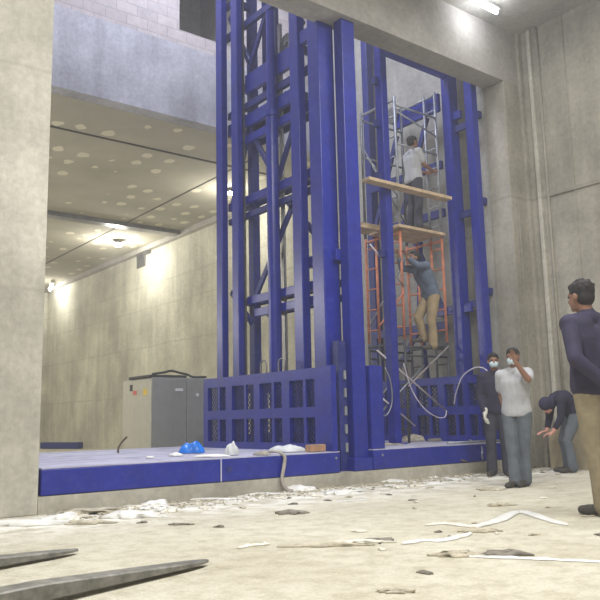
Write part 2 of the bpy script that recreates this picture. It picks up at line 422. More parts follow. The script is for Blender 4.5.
L2 = deck('lift_platform', 'blue steel lift platform right of the tall mast, carrying the scaffold tower', 6.99, 9.86, 11.6)
b = B(); box(b, (7.02, 7.50, ZD + 0.012), (7.26, 7.60, 1.57), 0.01); obj('guard_post', b, M['blue'], L2)
gate(L2, 7.06, 7.62, 10.7, ZD + 0.012, 1.54, [(8.0, 8.6), (8.8, 9.36), (9.53, 10.08), (10.24, 10.6)], mesh=False)
gate(L2, 9.80, 7.50, 10.6, ZD + 0.012, 1.52, [(7.75, 8.1), (8.2, 8.6), (8.75, 9.25), (9.4, 9.75), (9.9, 10.3)], mesh=True)
b = B(); box(b, (7.2, 11.3, ZD + 0.012), (9.7, 11.4, 0.62)); box(b, (7.2, 11.3, 1.35), (9.7, 11.4, 1.52)); box(b, (7.2, 11.3, 0.9), (9.7, 11.4, 1.0))
for x in (7.2, 7.9, 8.6, 9.3, 9.62): box(b, (x, 11.3, ZD + 0.012), (x + 0.1, 11.4, 1.4))
obj('rear_guard', b, M['blue_dull'], L2)

# ------------------------------------------------------------------ mast frames
def post(root, x0, x1, y0, y1, z0=0.17, z1=9.2, m='blue', style='box', name='post'):
    b = B()
    if style == 'box':
        box(b, (x0, y0, z0), (x1, y1, z1), 0.012)
    elif style == 'I':      # flanges face the two sides, web between
        f = 0.025
        box(b, (x0, y0, z0), (x0 + f, y1, z1)); box(b, (x1 - f, y0, z0), (x1, y1, z1))
        box(b, (x0, (y0 + y1) / 2 - f / 2, z0), (x1, (y0 + y1) / 2 + f / 2, z1))
    elif style == 'U':      # channel open towards the front
        f = 0.02
        box(b, (x0, y0, z0), (x0 + f, y1, z1)); box(b, (x1 - f, y0, z0), (x1, y1, z1)); box(b, (x0, y1 - f, z0), (x1, y1, z1))
    o = obj(name, b, M[m], root)
    p = B(); box(p, (x0 - 0.06, y0 - 0.06, z0), (x1 + 0.06, y1 + 0.06, z0 + 0.02)); 
    obj('base_plate', p, M[m], o)
    return o

MF = thing('mast_frame', 'tall blue steel mast frame of many posts between the two lift platforms', 'lift mast', (6.7, 9.0, 0.17))
post(MF, 6.74, 6.99, 7.54, 7.72)                                  # the mast nearest the camera
post(MF, 6.50, 6.79, 7.79, 8.05)
post(MF, 6.50, 6.64, 8.28, 8.49)
b = B(); cyl(b, (6.6, 9.10, 0.17), (6.6, 9.10, 5.6), 0.10, 24); cyl(b, (6.6, 9.10, 5.6), (6.6, 9.10, 5.68), 0.125, 24); cyl(b, (6.6, 9.10, 5.68), (6.6, 9.10, 7.4), 0.075, 20)
obj('hydraulic_cylinder', b, M['blue'], MF, smooth=False)
post(MF, 6.50, 6.61, 9.95, 10.14)
post(MF, 6.50, 6.62, 10.44, 10.63)
post(MF, 6.82, 6.96, 9.98, 10.13, m='blue_dull')
b = B(); box(b, (6.82, 9.15, 0.17), (6.87, 9.21, 7.3)); obj('guide_rail', b, M['steel'], MF, label='grey guide rail')
b = B(); box(b, (6.64, 9.97, 0.17), (6.67, 10.02, 9.2)); obj('guide_rail', b, M['steel'], MF, label='grey guide rail')
for (x, y, z0) in ((6.86, 8.30, 4.4), (6.86, 9.35, 5.9), (6.86, 9.62, 6.2), (6.70, 10.30, 6.6)):
    b = B(); box(b, (x, y, z0), (x + 0.09, y + 0.09, 9.2)); obj('upper_post', b, M['blue_dull'], MF)
def beam(root, p, q, w, h, m='blue', name='cross_beam', label=None):
    b = B(); bar(b, p, q, w, h, 0.006); return obj(name, b, M[m], root, label=label)
X1 = 6.64
for (z, h, y0, y1) in ((6.48, 0.34, 8.5, 9.95), (5.83, 0.22, 8.5, 10.5), (4.46, 0.14, 8.1, 10.5), (4.2, 0.10, 8.1, 10.5), (2.77, 0.13, 7.8, 9.95), (2.55, 0.13, 7.8, 9.75), (7.6, 0.12, 8.1, 10.6), (3.12, 0.16, 7.7, 8.4), (8.2, 0.1, 8.1, 10.6), (6.1, 0.12, 8.2, 10.5), (5.5, 0.14, 8.2, 10.1)):
    beam(MF, (X1 + 0.06, y0, z), (X1 + 0.06, y1, z), 0.08, h, 'blue' if h > 0.12 else 'blue_dull')
    if 0.12 < h < 0.3: beam(MF, (6.93, y0 + 0.1, z), (6.93, min(y1, 10.5), z), 0.05, h * 0.8, 'blue_dull')
for (ya, za, yb, zb) in ((9.8, 2.8, 8.75, 4.1), (8.9, 4.2, 7.8, 3.1), (10.1, 6.0, 9.1, 4.5), (9.2, 4.5, 8.4, 5.8), (9.9, 6.75, 9.1, 8.0), (8.4, 6.9, 9.1, 8.1), (10.5, 8.0, 9.9, 6.9), (8.35, 5.6, 8.9, 5.95), (10.5, 4.4, 9.9, 5.7), (10.5, 3.0, 9.9, 2.4)):
    beam(MF, (6.72, ya, za), (6.72, yb, zb), 0.05, 0.09, 'blue_dull', 'diagonal_brace')
    
for y in (8.4, 10.05):
    for z in (2.77, 4.46, 6.48, 8.0): beam(MF, (6.6, y, z), (6.93, y, z), 0.08, 0.12, 'blue_dull', 'spacer')
b = B(); cyl(b, (6.72, 8.85, 6.78), (6.82, 8.85, 6.78), 0.17, 24); sv = obj('sheave', b, M['steel'], MF, label='grey rope pulley')
b = B(); cyl(b, (6.69, 8.85, 6.78), (6.85, 8.85, 6.78), 0.04, 12); obj('axle', b, M['steel'], sv)
b = B(); bar(b, (6.58, 7.9, 6.55), (6.58, 8.45, 6.55), 0.1, 0.2); obj('cross_beam', b, M['blue'], MF)
b = B(); box(b, (6.66, 7.46, 0.172), (6.985, 7.78, 0.34), 0.01); obj('mast_foot', b, M['blue'], MF)
for k in range(5):  # pale plates stand in for wall glimpsed through the gap
    b = B(); box(b, (6.64, 7.60, 0.42 + k * 0.24), (6.68, 7.62, 0.54 + k * 0.24)); obj('gap_dash', b, M['galv'], MF, label='pale dash for wall seen through the gap beside the mast')
b = B(); box(b, (6.56, 7.62, 0.17), (6.70, 7.74, 1.9)); obj('gap_filler', b, M['blue_dull'], MF)  # dull blue strip standing in for the dark gap beside the mast
# steel cables hanging inside
for (x, y) in ((6.75, 9.02), (6.78, 8.68)):
    b = B(); cyl(b, (x, y, 0.2), (x, y, 6.78), 0.01, 6); obj('wire_rope', b, M['steel'], MF)

MR = thing('mast_frame', 'blue steel mast frame standing against the right side of the shaft', 'lift mast', (10.1, 9.0, 0.17))
post(MR, 10.06, 10.21, 7.89, 8.06, z1=7.3)
post(MR, 10.04, 10.27, 8.37, 8.56, z1=7.3)
post(MR, 10.10, 10.28, 10.55, 10.72, z1=9.2, m='blue_dull')
beam(MR, (10.02, 8.60, 6.54), (10.02, 9.75, 6.54), 0.08, 0.34)
b = B(); cyl(b, (9.94, 9.75, 6.66), (10.06, 9.75, 6.66), 0.16, 24); obj('sheave', b, M['steel'], MR, label='grey rope pulley')
for z, y0, y1 in ((2.7, 8.2, 8.97), (2.45, 8.78, 10.6), (5.4, 8.7, 10.6), (6.2, 8.2, 8.5), (1.45, 8.2, 10.6), (4.5, 8.7, 10.6)):
    beam(MR, (10.13, y0, z), (10.13, y1, z), 0.08, 0.15, 'blue' if y1 < 9 else 'blue_dull')
for (ya, za, yb, zb) in ((9.0, 6.4, 9.75, 4.7), (8.8, 2.6, 9.5, 4.2), (9.2, 0.5, 9.4, 2.5), (10.5, 4.6, 9.8, 6.3), (9.5, 2.4, 10.5, 1.2), (9.45, 2.5, 9.3, 4.4)):
    beam(MR, (10.13, ya, za), (10.13, yb, zb), 0.05, 0.1, 'blue_dull', 'diagonal_brace')
for z in (6.1, 4.5, 2.9):
    b = B(); box(b, (10.21, 7.95, z), (10.395, 8.02, z + 0.12)); obj('wall_bracket', b, M['blue_dull'], MR)
    b = B(); box(b, (10.12, 8.06, z - 0.2), (10.18, 8.37, z - 0.08)); obj('spacer', b, M['blue_dull'], MR)
post(MR, 8.30, 8.44, 8.34, 8.50, z1=7.3, z0=ZD + 0.02)
b = B(); bar(b, (8.40, 8.44, 7.02), (10.1, 8.46, 7.02), 0.1, 0.13); obj('head_beam', b, M['blue'], MR, label='horizontal beam just under the lintel')
for z in (6.35, 5.6, 4.7, 3.4):
    b = B(); box(b, (8.22, 8.40, z), (8.30, 8.48, z + 0.12)); obj('stop_lug', b, M['blue_dull'], MR)

# ------------------------------------------------------------------ scaffold tower
XA, XB, Y1, Y2 = 8.86, 9.90, 8.60, 9.45
SCF = thing('scaffold_tower', 'narrow scaffold tower with orange middle tier standing on the right lift platform', 'scaffold', ((XA + XB) / 2, 9.0, ZD + 0.015))
tiers = ((ZD + 0.015, 2.12, 'darktube'), (2.12, 3.98, 'orange'), (3.98, 6.35, 'galv'))
for x in (XA, XB):
    for (z0, z1, m) in tiers:
        zt = z1 + (0.35 if (x == XB and m == 'galv') else 0)
        b = B()
        for y in (Y1, Y1 + 0.26, Y2 - 0.26 if m != 'galv' else Y2, Y2): cyl(b, (x, y, z0), (x, y, zt), 0.024, 10)
        obj('ladder_frame', b, M[m], SCF, smooth=True, label={'darktube': 'dark lower frame', 'orange': 'orange middle frame', 'galv': 'grey upper frame'}[m])
        z = z0 + 0.22
        while z < zt - 0.05:
            r = B(); cyl(r, (x, Y1, z), (x, Y1 + 0.26, z), 0.014, 8); obj('rung', r, M[m], SCF, smooth=True)
            if m != 'galv': r = B(); cyl(r, (x, Y2 - 0.26, z), (x, Y2, z), 0.014, 8); obj('rung', r, M[m], SCF, smooth=True)
            z += 0.36
        r = B(); cyl(r, (x, Y1, zt - 0.06), (x, Y2, zt - 0.06), 0.022, 8); obj('top_tube', r, M[m], SCF, smooth=True)
for (z, m) in ((2.0, 'darktube'), (1.86, 'darktube'), (6.2, 'galv'), (5.5, 'galv')):
    for y in (Y1, Y2): b = B(); cyl(b, (XA, y, z), (XB, y, z), 0.018, 8); obj('ledger', b, M[m], SCF, smooth=True)
for (p, q, m) in (((XA - 0.75, Y1 - 0.12, 1.9), (XB - 0.1, Y1 - 0.06, 0.9), 'brace'), ((XA - 0.7, Y1 - 0.15, 1.15), (XA + 0.1, Y1 - 0.05, 0.72), 'brace'),
                  ((XA, Y1 - 0.03, 1.35), (XB, Y1 - 0.03, 2.05), 'brace'), ((XA - 0.7, Y1 - 0.05, 0.9), (XA + 0.35, Y1 - 0.08, 1.7), 'galv'),
                  ((XA, Y1 - 0.04, 3.0), (XA - 0.8, Y1 - 0.1, 3.6), 'brace'), ((XA - 0.65, Y1 - 0.1, 2.3), (XA, Y1 - 0.03, 2.9), 'orange'),
                  ((XA, Y1, 6.1), (XB, Y1, 5.85), 'galv'), ((XA, Y2, 5.7), (XB, Y2, 4.4), 'galv'), ((XA - 0.7, Y1, 5.1), (XA, Y1, 4.55), 'galv'),
                  ((XA, Y2, 1.0), (XB, Y2, 2.0), 'galv'), ((XA, Y2, 2.4), (XB, Y2, 3.8), 'galv')):
    b = B(); cyl(b, p, q, 0.015, 8); obj('cross_brace', b, M[m], SCF, smooth=True)
b = B(); bar(b, (7.78, 8.25, 4.56), (9.72, 8.25, 4.56), 0.18, 0.055, 0.004)
tag(obj('plank', b, M['wood'], loc=(8.9, 8.25, 4.56)), 'long pale wooden plank crossing the scaffold at the upper worker\'s knees', 'plank')
for i, (y, xa, xb, w) in enumerate(((8.62, 8.75, 9.9, 0.22), (8.88, 8.6, 9.86, 0.22), (9.14, 8.75, 9.9, 0.22))):
    b = B(); bar(b, (xa, y, 4.02), (xb, y, 4.02), w, 0.05, 0.004)
    tag(obj('plank', b, M['wood'], loc=((xa + xb) / 2, y, 4.02)), ('front board of the scaffold deck under the upper worker', 'middle board of the scaffold deck under the upper worker', 'rear board of the scaffold deck under the upper worker')[i], 'plank')
b = B(); bar(b, (8.0, 9.0, 4.02), (8.62, 9.0, 4.02), 0.35, 0.09, 0.004)
tag(obj('beam', b, M['wood'], loc=(8.3, 9.0, 4.02)), 'short thick timber jutting left from the scaffold deck', 'timber')

# ------------------------------------------------------------------ people
def rcone(bm, p, r1, q, r2, n=14):
    """tapered capsule"""
    p = V(p); q = V(q)
    if (q - p).length < 1e-4: q = p + V((0, 0, 1e-3))
    x, y, z = frame_of(q - p); L = (q - p).length
    rings = []; K = 5
    prof = []
    for k in range(K + 1):
        a = PI / 2 * k / K; prof.append((-r1 * math.cos(a), r1 * math.sin(a)))
    for k in range(K + 1):
        a = PI / 2 * k / K; prof.append((L + r2 * math.sin(a), r2 * math.cos(a)))
    tip0 = bm.verts.new(p - z * r1); tip1 = bm.verts.new(q + z * r2)
    for (t, r) in prof[1:-1]:
        rings.append([bm.verts.new(p + z * t + x * r * math.cos(2 * PI * k / n) + y * r * math.sin(2 * PI * k / n)) for k in range(n)])
    for a, b in zip(rings, rings[1:]):
        for k in range(n): bm.faces.new((a[k], a[(k + 1) % n], b[(k + 1) % n], b[k]))
    for k in range(n):
        bm.faces.new((tip0, rings[0][(k + 1) % n], rings[0][k])); bm.faces.new((tip1, rings[-1][k], rings[-1][(k + 1) % n]))
def remeshed(name, bm, mat, parent, voxel, sm=4, label=None):
    o = obj(name, bm, mat, parent, smooth=True, label=label)
    md = o.modifiers.new('r', 'REMESH'); md.mode = 'VOXEL'; md.voxel_size = voxel; md.use_smooth_shade = True
    if sm: s = o.modifiers.new('s', 'SMOOTH'); s.factor = 0.5; s.iterations = sm
    dg = bpy.context.evaluated_depsgraph_get(); dg.update()
    me = bpy.data.meshes.new_from_object(o.evaluated_get(dg))
    o.modifiers.clear(); o.data = me
    for p in me.polygons: p.use_smooth = True
    return o

def hand(bm, wrist, d, n, side, curl=0.35, s=1.0, fat=1.0):
    """palm, four unequal bent fingers and a thumb. d: towards the fingertips, n: out of the palm, side: +1 thumb on d x n side"""
    d = V(d).normalized(); n = V(n); n = (n - d * n.dot(d)).normalized(); a = d.cross(n) * side
    w = V(wrist)
    for k, off in enumerate((0.030, 0.010, -0.010, -0.029)):
        base = w + d * 0.015 * s + a * off * 0.6 * s; kn = w + d * (0.092 - 0.006 * abs(k - 1)) * s + a * off * s
        rcone(bm, base, 0.015 * s * fat, kn, 0.0125 * s * fat, 10)
        ln = (0.042, 0.047, 0.043, 0.034)[k] * s
        ang = curl * (0.8 + 0.12 * k); p = kn; r = 0.0095 * s * fat
        for j in range(3):
            t = ang * (j + 0.7)
            q = p + (d * math.cos(t) + n * math.sin(t)) * ln * (1, 0.68, 0.55)[j]
            rcone(bm, p, r, q, r * 0.9, 8); p = q; r *= 0.9
    tb = w + d * 0.03 * s + a * 0.026 * s; tm = tb + (d * 0.55 + a * 0.75 + n * 0.3).normalized() * 0.042 * s
    tt = tm + (d * 0.85 + a * 0.3 + n * 0.35).normalized() * 0.032 * s; te = tt + (d * 0.9 + n * 0.35).normalized() * 0.024 * s
    rcone(bm, tb, 0.0145 * s * fat, tm, 0.012 * s * fat, 8); rcone(bm, tm, 0.0115 * s * fat, tt, 0.0105 * s * fat, 8); rcone(bm, tt, 0.0105 * s * fat, te, 0.009 * s * fat, 8)

DEF = dict(pel=(0, 0, .95), wai=(0, 0, 1.10), che=(0, 0.0, 1.30), nek=(0, -.01, 1.46), hed=(0, .02, 1.635),
           shr=(.175, 0, 1.41), shl=(-.175, 0, 1.41), elr=(.24, -.03, 1.13), ell=(-.24, -.03, 1.13), wrr=(.25, .06, .88), wrl=(-.25, .06, .88),
           hir=(.09, 0, .92), hil=(-.09, 0, .92), knr=(.10, .02, .50), knl=(-.10, .02, .50), anr=(.11, -.02, .09), anl=(-.11, -.02, .09),
           tor=(.14, .17, .035), tol=(-.14, .17, .035), hdr=(0, .3, -1), hdl=(0, .3, -1), hnr=(-1, 0, 0), hnl=(1, 0, 0))
def human(name, label, loc, yaw, s, J, clothes, voxel=0.009, head_yaw=0, head_pitch=0, mask=False, sleeve=1.0, skin='skin', gloves=(), curl=0.35, hood=None, collar=False, hair_full=False, hemdrop=0.03):
    j = {k: V(v) for k, v in DEF.items()}
    for k, v in J.items(): j[k] = V(v)
    R = Matrix.Rotation(yaw, 3, 'Z'); O = V(loc)
    W = lambda p: O + R @ (V(p) * s)
    D = lambda p: R @ V(p)
    root = thing(name, label, 'person', loc)
    P = {k: W(v) for k, v in j.items() if not k.startswith('hd') and not k.startswith('hn')}
    side = (P['shr'] - P['shl']).normalized(); hside = (P['hir'] - P['hil']).normalized()
    RH = R @ Matrix.Rotation(head_yaw, 3, 'Z') @ Matrix.Rotation(head_pitch, 3, 'X')
    def torso(bm, g):
        for q in (-1, 1):
            a = P['pel'] + hside * q * 0.075 * s; w = P['wai'] + (side + hside).normalized() * q * 0.065 * s
            c = P['che'] + side * q * 0.08 * s; sh = P['nek'] + (P['che'] - P['nek']) * 0.45 + side * q * 0.095 * s
            rcone(bm, a, (0.105 + g) * s, w, (0.092 + g) * s); rcone(bm, w, (0.092 + g) * s, c, (0.108 + g) * s); rcone(bm, c, (0.108 + g) * s, sh, (0.088 + g) * s)
            S = P['shr'] if q > 0 else P['shl']
            rcone(bm, sh, (0.082 + g) * s, S, (0.062 + g) * s)
            rcone(bm, P['nek'], (0.052 + g) * s, S + (P['nek'] - S) * 0.25, (0.055 + g * .8) * s)
        rcone(bm, P['pel'], (0.10 + g) * s, P['che'], (0.105 + g) * s)
    def arm(bm, r, g, upto=2.0, flare=0.0):
        S, E, Wr = P['sh' + r], P['el' + r], P['wr' + r]
        if upto <= 1.0:
            E2 = S + (E - S) * upto; rcone(bm, S, (0.060 + g) * s, E2, (0.047 + g + flare) * s)
        else:
            rcone(bm, S, (0.060 + g) * s, E, (0.043 + g) * s); W2 = E + (Wr - E) * (upto - 1.0)
            rcone(bm, E, (0.043 + g) * s, W2, (0.029 + g + flare) * s)
    def leg(bm, r, g, upto=1.0, flare=0.0):
        Hh, K, A = P['hi' + r], P['kn' + r], P['an' + r]
        rcone(bm, Hh, (0.088 + g) * s, K, (0.056 + g) * s); A2 = K + (A - K) * upto
        mid = K + (A - K) * 0.35 + D((0, -0.012, 0)) * s
        rcone(bm, K, (0.056 + g) * s, mid, (0.052 + g) * s); rcone(bm, mid, (0.052 + g) * s, A2, (0.036 + g + flare) * s)
    # body: one continuous surface
    bm = B(); torso(bm, -0.014)
    hc = P['hed']
    rcone(bm, P['nek'] - (hc - P['nek']) * 0.15, 0.055 * s, hc + RH @ V((0, -0.02, -0.04)) * s, 0.050 * s)
    sphere(bm, hc + RH @ V((0, -0.012, 0.025)) * s, s, 0.076, 0.094, 0.092, RH)
    sphere(bm, hc + RH @ V((0, 0.018, -0.035)) * s, s, 0.062, 0.072, 0.080, RH)
    rcone(bm, hc + RH @ V((0, 0.055, -0.075)) * s, 0.026 * s, hc + RH @ V((0, 0.066, -0.082)) * s, 0.022 * s)
    rcone(bm, hc + RH @ V((0, 0.080, 0.015)) * s, 0.009 * s, hc + RH @ V((0, 0.100, -0.022)) * s, 0.014 * s, 8)
    rcone(bm, hc + RH @ V((-0.035, 0.072, 0.030)) * s, 0.011 * s, hc + RH @ V((0.035, 0.072, 0.030)) * s, 0.011 * s, 8)
    rcone(bm, hc + RH @ V((-0.020, 0.078, -0.050)) * s, 0.009 * s, hc + RH @ V((0.020, 0.078, -0.050)) * s, 0.009 * s, 8)
    for q in (-1, 1):
        sphere(bm, hc + RH @ V((0.080 * q, -0.008, -0.005)) * s, s, 0.011, 0.020, 0.032, RH, 10, 8)
    for r, sd in (('r', 1), ('l', -1)):
        arm(bm, r, 0.0); leg(bm, r, -0.008)
        rcone(bm, P['an' + r], 0.024 * s, P['to' + r] + (P['an' + r] - P['to' + r]) * 0.25, 0.018 * s)
        if r not in gloves: hand(bm, P['wr' + r], D(j['hd' + r]), D(j['hn' + r]), -sd, curl, s)
    body = remeshed('body', bm, M[skin], root, voxel * s, 3)
    BASE[body.name] = V(loc)
    for r in gloves:
        bm = B(); hand(bm, P['wr' + r], D(j['hd' + r]), D(j['hn' + r]), -1 if r == 'r' else 1, curl, s, 1.35)
        rcone(bm, P['wr' + r] - D(j['hd' + r]).normalized() * 0.04 * s, 0.038 * s, P['wr' + r] + D(j['hd' + r]).normalized() * 0.02 * s, 0.034 * s)
        remeshed('glove', bm, M['glove'], root, voxel * s * 0.8, 2)
    # clothing
    shirt, trou = clothes
    bm = B(); g = 0.018
    for q in (-1, 1):
        pass
    torso(bm, g)
    hd = (P['pel'] - P['wai']).normalized(); hem = P['pel'] + hd * hemdrop * s
    for q in (-1, 1):
        rcone(bm, hem + hside * q * 0.062 * s, 0.124 * s, P['wai'] + hside * q * 0.052 * s, 0.116 * s)
    rcone(bm, hem, 0.126 * s, P['wai'], 0.118 * s)
    for v in bm.verts:                                   # level hem
        d_ = (v.co - P['pel']).dot(hd)
        if d_ > 0.075 * s: v.co -= hd * (d_ - 0.075 * s)
    for r in 'rl': arm(bm, r, 0.013 if sleeve > 1 else 0.018, sleeve, 0.006 if sleeve > 1 else 0.012)
    if collar: rcone(bm, P['nek'] + V((0, 0, 0.01)) * s, 0.066 * s, P['nek'] + (hc - P['nek']) * 0.22, 0.062 * s)
    sh = remeshed('shirt', bm, M[shirt], root, voxel * s, 4)
    bm = B()
    rcone(bm, P['hir'] - hside * 0.02 * s, 0.106 * s, P['pel'] + hside * 0.05 * s, 0.104 * s); rcone(bm, P['hil'] + hside * 0.02 * s, 0.106 * s, P['pel'] - hside * 0.05 * s, 0.104 * s)
    for r in 'rl': leg(bm, r, 0.020, 1.03, 0.024)
    remeshed('trousers', bm, M[trou], root, voxel * s, 4)
    for r in 'rl':
        bm = B(); A, T = P['an' + r], P['to' + r]
        f = (T - A); f.z = 0; f.normalize(); heel = A - f * 0.05 * s; zz = T.z
        heel.z = min(A.z, T.z + 0.02 * s) if A.z - T.z < 0.12 * s else A.z - 0.04 * s
        rcone(bm, heel, 0.040 * s, T - f * 0.03 * s + V((0, 0, 0.004)) * s, 0.040 * s); rcone(bm, A, 0.042 * s, heel + f * 0.09 * s + V((0, 0, 0.01)) * s, 0.044 * s)
        rcone(bm, T - f * 0.05 * s, 0.043 * s, T + f * 0.02 * s, 0.034 * s)
        zmin = min(heel.z, T.z) - 0.030 * s
        bmesh.ops.transform(bm, matrix=Matrix.Identity(4), verts=bm.verts)
        for v in bm.verts:
            if v.co.z < zmin: v.co.z = zmin
        remeshed('shoe', bm, M['shoe'], root, voxel * s, 2)
    # hair, eyes, mask
    if hood is None:
        bm = B()
        sphere(bm, hc + RH @ V((0, -0.024, 0.048)) * s, s, 0.086, 0.100, 0.084, RH)
        sphere(bm, hc + RH @ V((0, -0.045, 0.000)) * s, s, 0.078, 0.068, 0.082, RH)
        sphere(bm, hc + RH @ V((0, 0.030, 0.085)) * s, s, 0.064, 0.052, 0.038, RH)
        if hair_full:
            for k in range(26):
                a = random.uniform(0, 2 * PI); e = random.uniform(0.1, 1.3)
                sphere(bm, hc + RH @ V((0.078 * math.cos(a) * math.cos(e), -0.03 + 0.088 * math.sin(a) * math.cos(e), 0.05 + 0.08 * math.sin(e))) * s, 0.02 * s, u=8, v=6)
        remeshed('hair', bm, M['hair'], root, voxel * s, 2)
    else:
        bm = B(); sphere(bm, hc + RH @ V((0, -0.02, 0.03)) * s, s, 0.10, 0.115, 0.115, RH); rcone(bm, hc + RH @ V((0, -0.04, -0.03)) * s, 0.085 * s, P['nek'], 0.085 * s)
        remeshed('hood', bm, M[hood], root, voxel * s, 2)
    for q in (-1, 1):
        bm = B(); sphere(bm, hc + RH @ V((0.030 * q, 0.078, 0.012)) * s, 0.011 * s, 1.2, 0.8, 0.7, RH, 10, 8); obj('eye', bm, M['eye'], root, smooth=True)
    if mask:
        bm = B(); sphere(bm, hc + RH @ V((0, 0.038, -0.045)) * s, s, 0.064, 0.066, 0.056, RH)
        m_ = obj('face_mask', bm, M['mask'], root, smooth=True)
        bm = B()
        for q in (-1, 1): tube(bm, [hc + RH @ V((0.058 * q, 0.045, -0.03)) * s, hc + RH @ V((0.078 * q, 0.015, -0.01)) * s, hc + RH @ V((0.084 * q, -0.015, 0.0)) * s], 0.0025 * s, 6)
        obj('ear_loop', bm, M['mask'], m_)
    return root

az = lambda d: math.radians(d) - PI / 2        # facing azimuth of the local +Y axis
# man in the foreground on the right, seen from behind, hands clasped at his back
human('person', 'man seen from behind at the right edge in navy shirt and khaki trousers, hands clasped', (6.02, 3.60, 0), az(72), 1.155,
      dict(hed=(-.03, .035, 1.625), elr=(.25, -.13, 1.14), ell=(-.26, -.13, 1.14), wrr=(.06, -.20, .965), wrl=(-.06, -.21, .945),
           hdr=(-1, -.1, -.15), hdl=(1, -.15, -.15), hnr=(0, -1, .2), hnl=(0, -1, .2), pel=(.01, 0, .95), hil=(-.065, 0, .92), hir=(.10, 0, .92),
           anl=(-.03, -.05, .09), tol=(-.08, .11, .035), knl=(-.055, -.01, .5), anr=(.16, .06, .09), tor=(.20, .24, .035), knr=(.13, .05, .5)),
      ('navy', 'khaki'), 0.0085, head_yaw=0.25, head_pitch=-0.05, sleeve=1.93, collar=True, hair_full=True, curl=0.5, hemdrop=0.03)
# man in a pale shirt raising a hand in front of his face
human('person', 'man in a pale T-shirt, grey-blue trousers and face mask raising one hand before his face', (7.77, 5.70, 0), az(200), 0.955,
      dict(shl=(-.175, .02, 1.42), ell=(-.235, .22, 1.33), wrl=(-.13, .33, 1.54), hdl=(.25, .1, 1), hnl=(.2, 1, .1),
           elr=(.22, -.12, 1.15), wrr=(.16, -.05, .93), knr=(.08, .05, .5), anr=(.05, .08, .09), tor=(.09, .27, .035), knl=(-.07, .0, .5), anl=(-.04, -.06, .09), tol=(-.02, .14, .035)),
      ('tshirt', 'jeans'), 0.0095, head_pitch=-0.05, mask=True, sleeve=0.62, curl=0.45)
# dark-dressed man half hidden behind him
human('person', 'masked man in dark clothes with a white glove, half hidden behind the pale-shirted man', (8.93, 6.90, 0), az(215), 1.0,
      dict(elr=(.22, .04, 1.14), wrr=(.15, .18, .90), hdr=(.1, .3, -1)), ('darknavy', 'darktrouser'), 0.011, mask=True, sleeve=1.9, gloves=('r',), head_yaw=0.15, curl=0.6)
# stooping man by the wall
human('person', 'hooded man in dark clothes stooping by the right wall, reaching down with one hand', (10.10, 6.50, 0), az(150), 0.95,
      dict(pel=(0, -.10, .91), wai=(0, -.04, 1.06), che=(0, .08, 1.15), nek=(0, .20, 1.13), hed=(0, .34, 1.03), shr=(.17, .18, 1.10), shl=(-.17, .18, 1.10),
           elr=(.20, .22, .82), ell=(-.20, .22, .84), wrr=(.14, .30, .64), wrl=(-.14, .34, .62), hdr=(-.1, 1, -.1), hdl=(.1, 1, -.2), hnr=(0, 0, -1), hnl=(0, 0, -1),
           hir=(.09, -.09, .88), hil=(-.09, -.09, .88), knr=(.10, .06, .49), knl=(-.10, .10, .49), anr=(.11, .0, .09), anl=(-.11, .04, .09), tor=(.13, .19, .035), tol=(-.13, .23, .035)),
      ('darknavy', 'jeans'), 0.011, head_pitch=-0.9, sleeve=1.6, hood='navy', skin='skin_pink')
# worker standing on the scaffold deck
human('person', 'worker in a pale T-shirt and dark trousers standing high on the scaffold deck', (9.38, 8.72, 4.05), az(-10), 0.985,
      dict(elr=(.20, .10, 1.17), wrr=(.12, .34, 1.12), ell=(-.22, .08, 1.18), wrl=(-.12, .34, 1.16), hdr=(0, 1, .1), hdl=(0, 1, .1), hnr=(-1, 0, 0), hnl=(1, 0, 0)),
      ('tshirt', 'darktrouser'), 0.012, sleeve=0.6, skin='skin', curl=0.8, head_pitch=0.05)
# climbing worker
human('person', 'worker in blue-grey shirt and tan trousers climbing the middle of the scaffold', (9.20, 8.36, 1.93), az(165), 1.0,
      dict(pel=(0, -.06, .93), wai=(0, -.03, 1.08), che=(0, .06, 1.26), nek=(0, .13, 1.41), hed=(0, .24, 1.53), shr=(.17, .12, 1.38), shl=(-.17, .12, 1.38),
           elr=(.22, .34, 1.40), wrr=(.14, .44, 1.60), ell=(-.24, .30, 1.36), wrl=(-.16, .46, 1.50), hdr=(-.1, .3, 1), hdl=(.1, .3, 1), hnr=(0, 1, 0), hnl=(0, 1, 0),
           hir=(.09, -.06, .90), hil=(-.09, -.06, .90), knr=(.11, .14, .55), knl=(-.10, .02, .48), anr=(.10, .04, .22), anl=(-.10, .0, .09), tor=(.11, .20, .17), tol=(-.11, .17, .035)),
      ('bluegrey', 'tan'), 0.012, sleeve=1.7, head_pitch=0.3, curl=0.9)

# ------------------------------------------------------------------ cabinet behind the left platform
CB = thing('electrical_cabinet', 'big grey steel cabinet standing behind the left lift platform', 'cabinet', (7.0, 13.0, 0))
x0, x1, y0, y1, zt = 6.26, 7.70, 12.50, 13.75, 1.68
b = B(); box(b, (x0 + 0.02, y0 + 0.02, 0.0), (x1, y1, zt), 0.01); cb = obj('body', b, M['cab_grey'], CB)
b = B(); box(b, (x0, y0 + 0.02, 0.05), (x0 + 0.02, y1 - 0.02, zt - 0.02), 0.004); sp_ = obj('side_panel', b, M['cab_light'], CB, label='pale side panel')
b = B(); box(b, (x0 + 0.03, y0, 0.05), ((x0 + x1) / 2 - 0.01, y0 + 0.02, zt - 0.03), 0.004); dr = obj('door', b, M['cab_grey'], CB)
b = B(); box(b, (x0 + 0.48, y0 - 0.01, 1.43), (x0 + 0.64, y0, 1.48)); obj('name_plate', b, M['white'], dr)
b = B(); box(b, ((x0 + x1) / 2 + 0.01, y0, 0.05), (x1 - 0.03, y0 + 0.02, zt - 0.03), 0.004); d2 = obj('door', b, M['cab_grey'], CB)
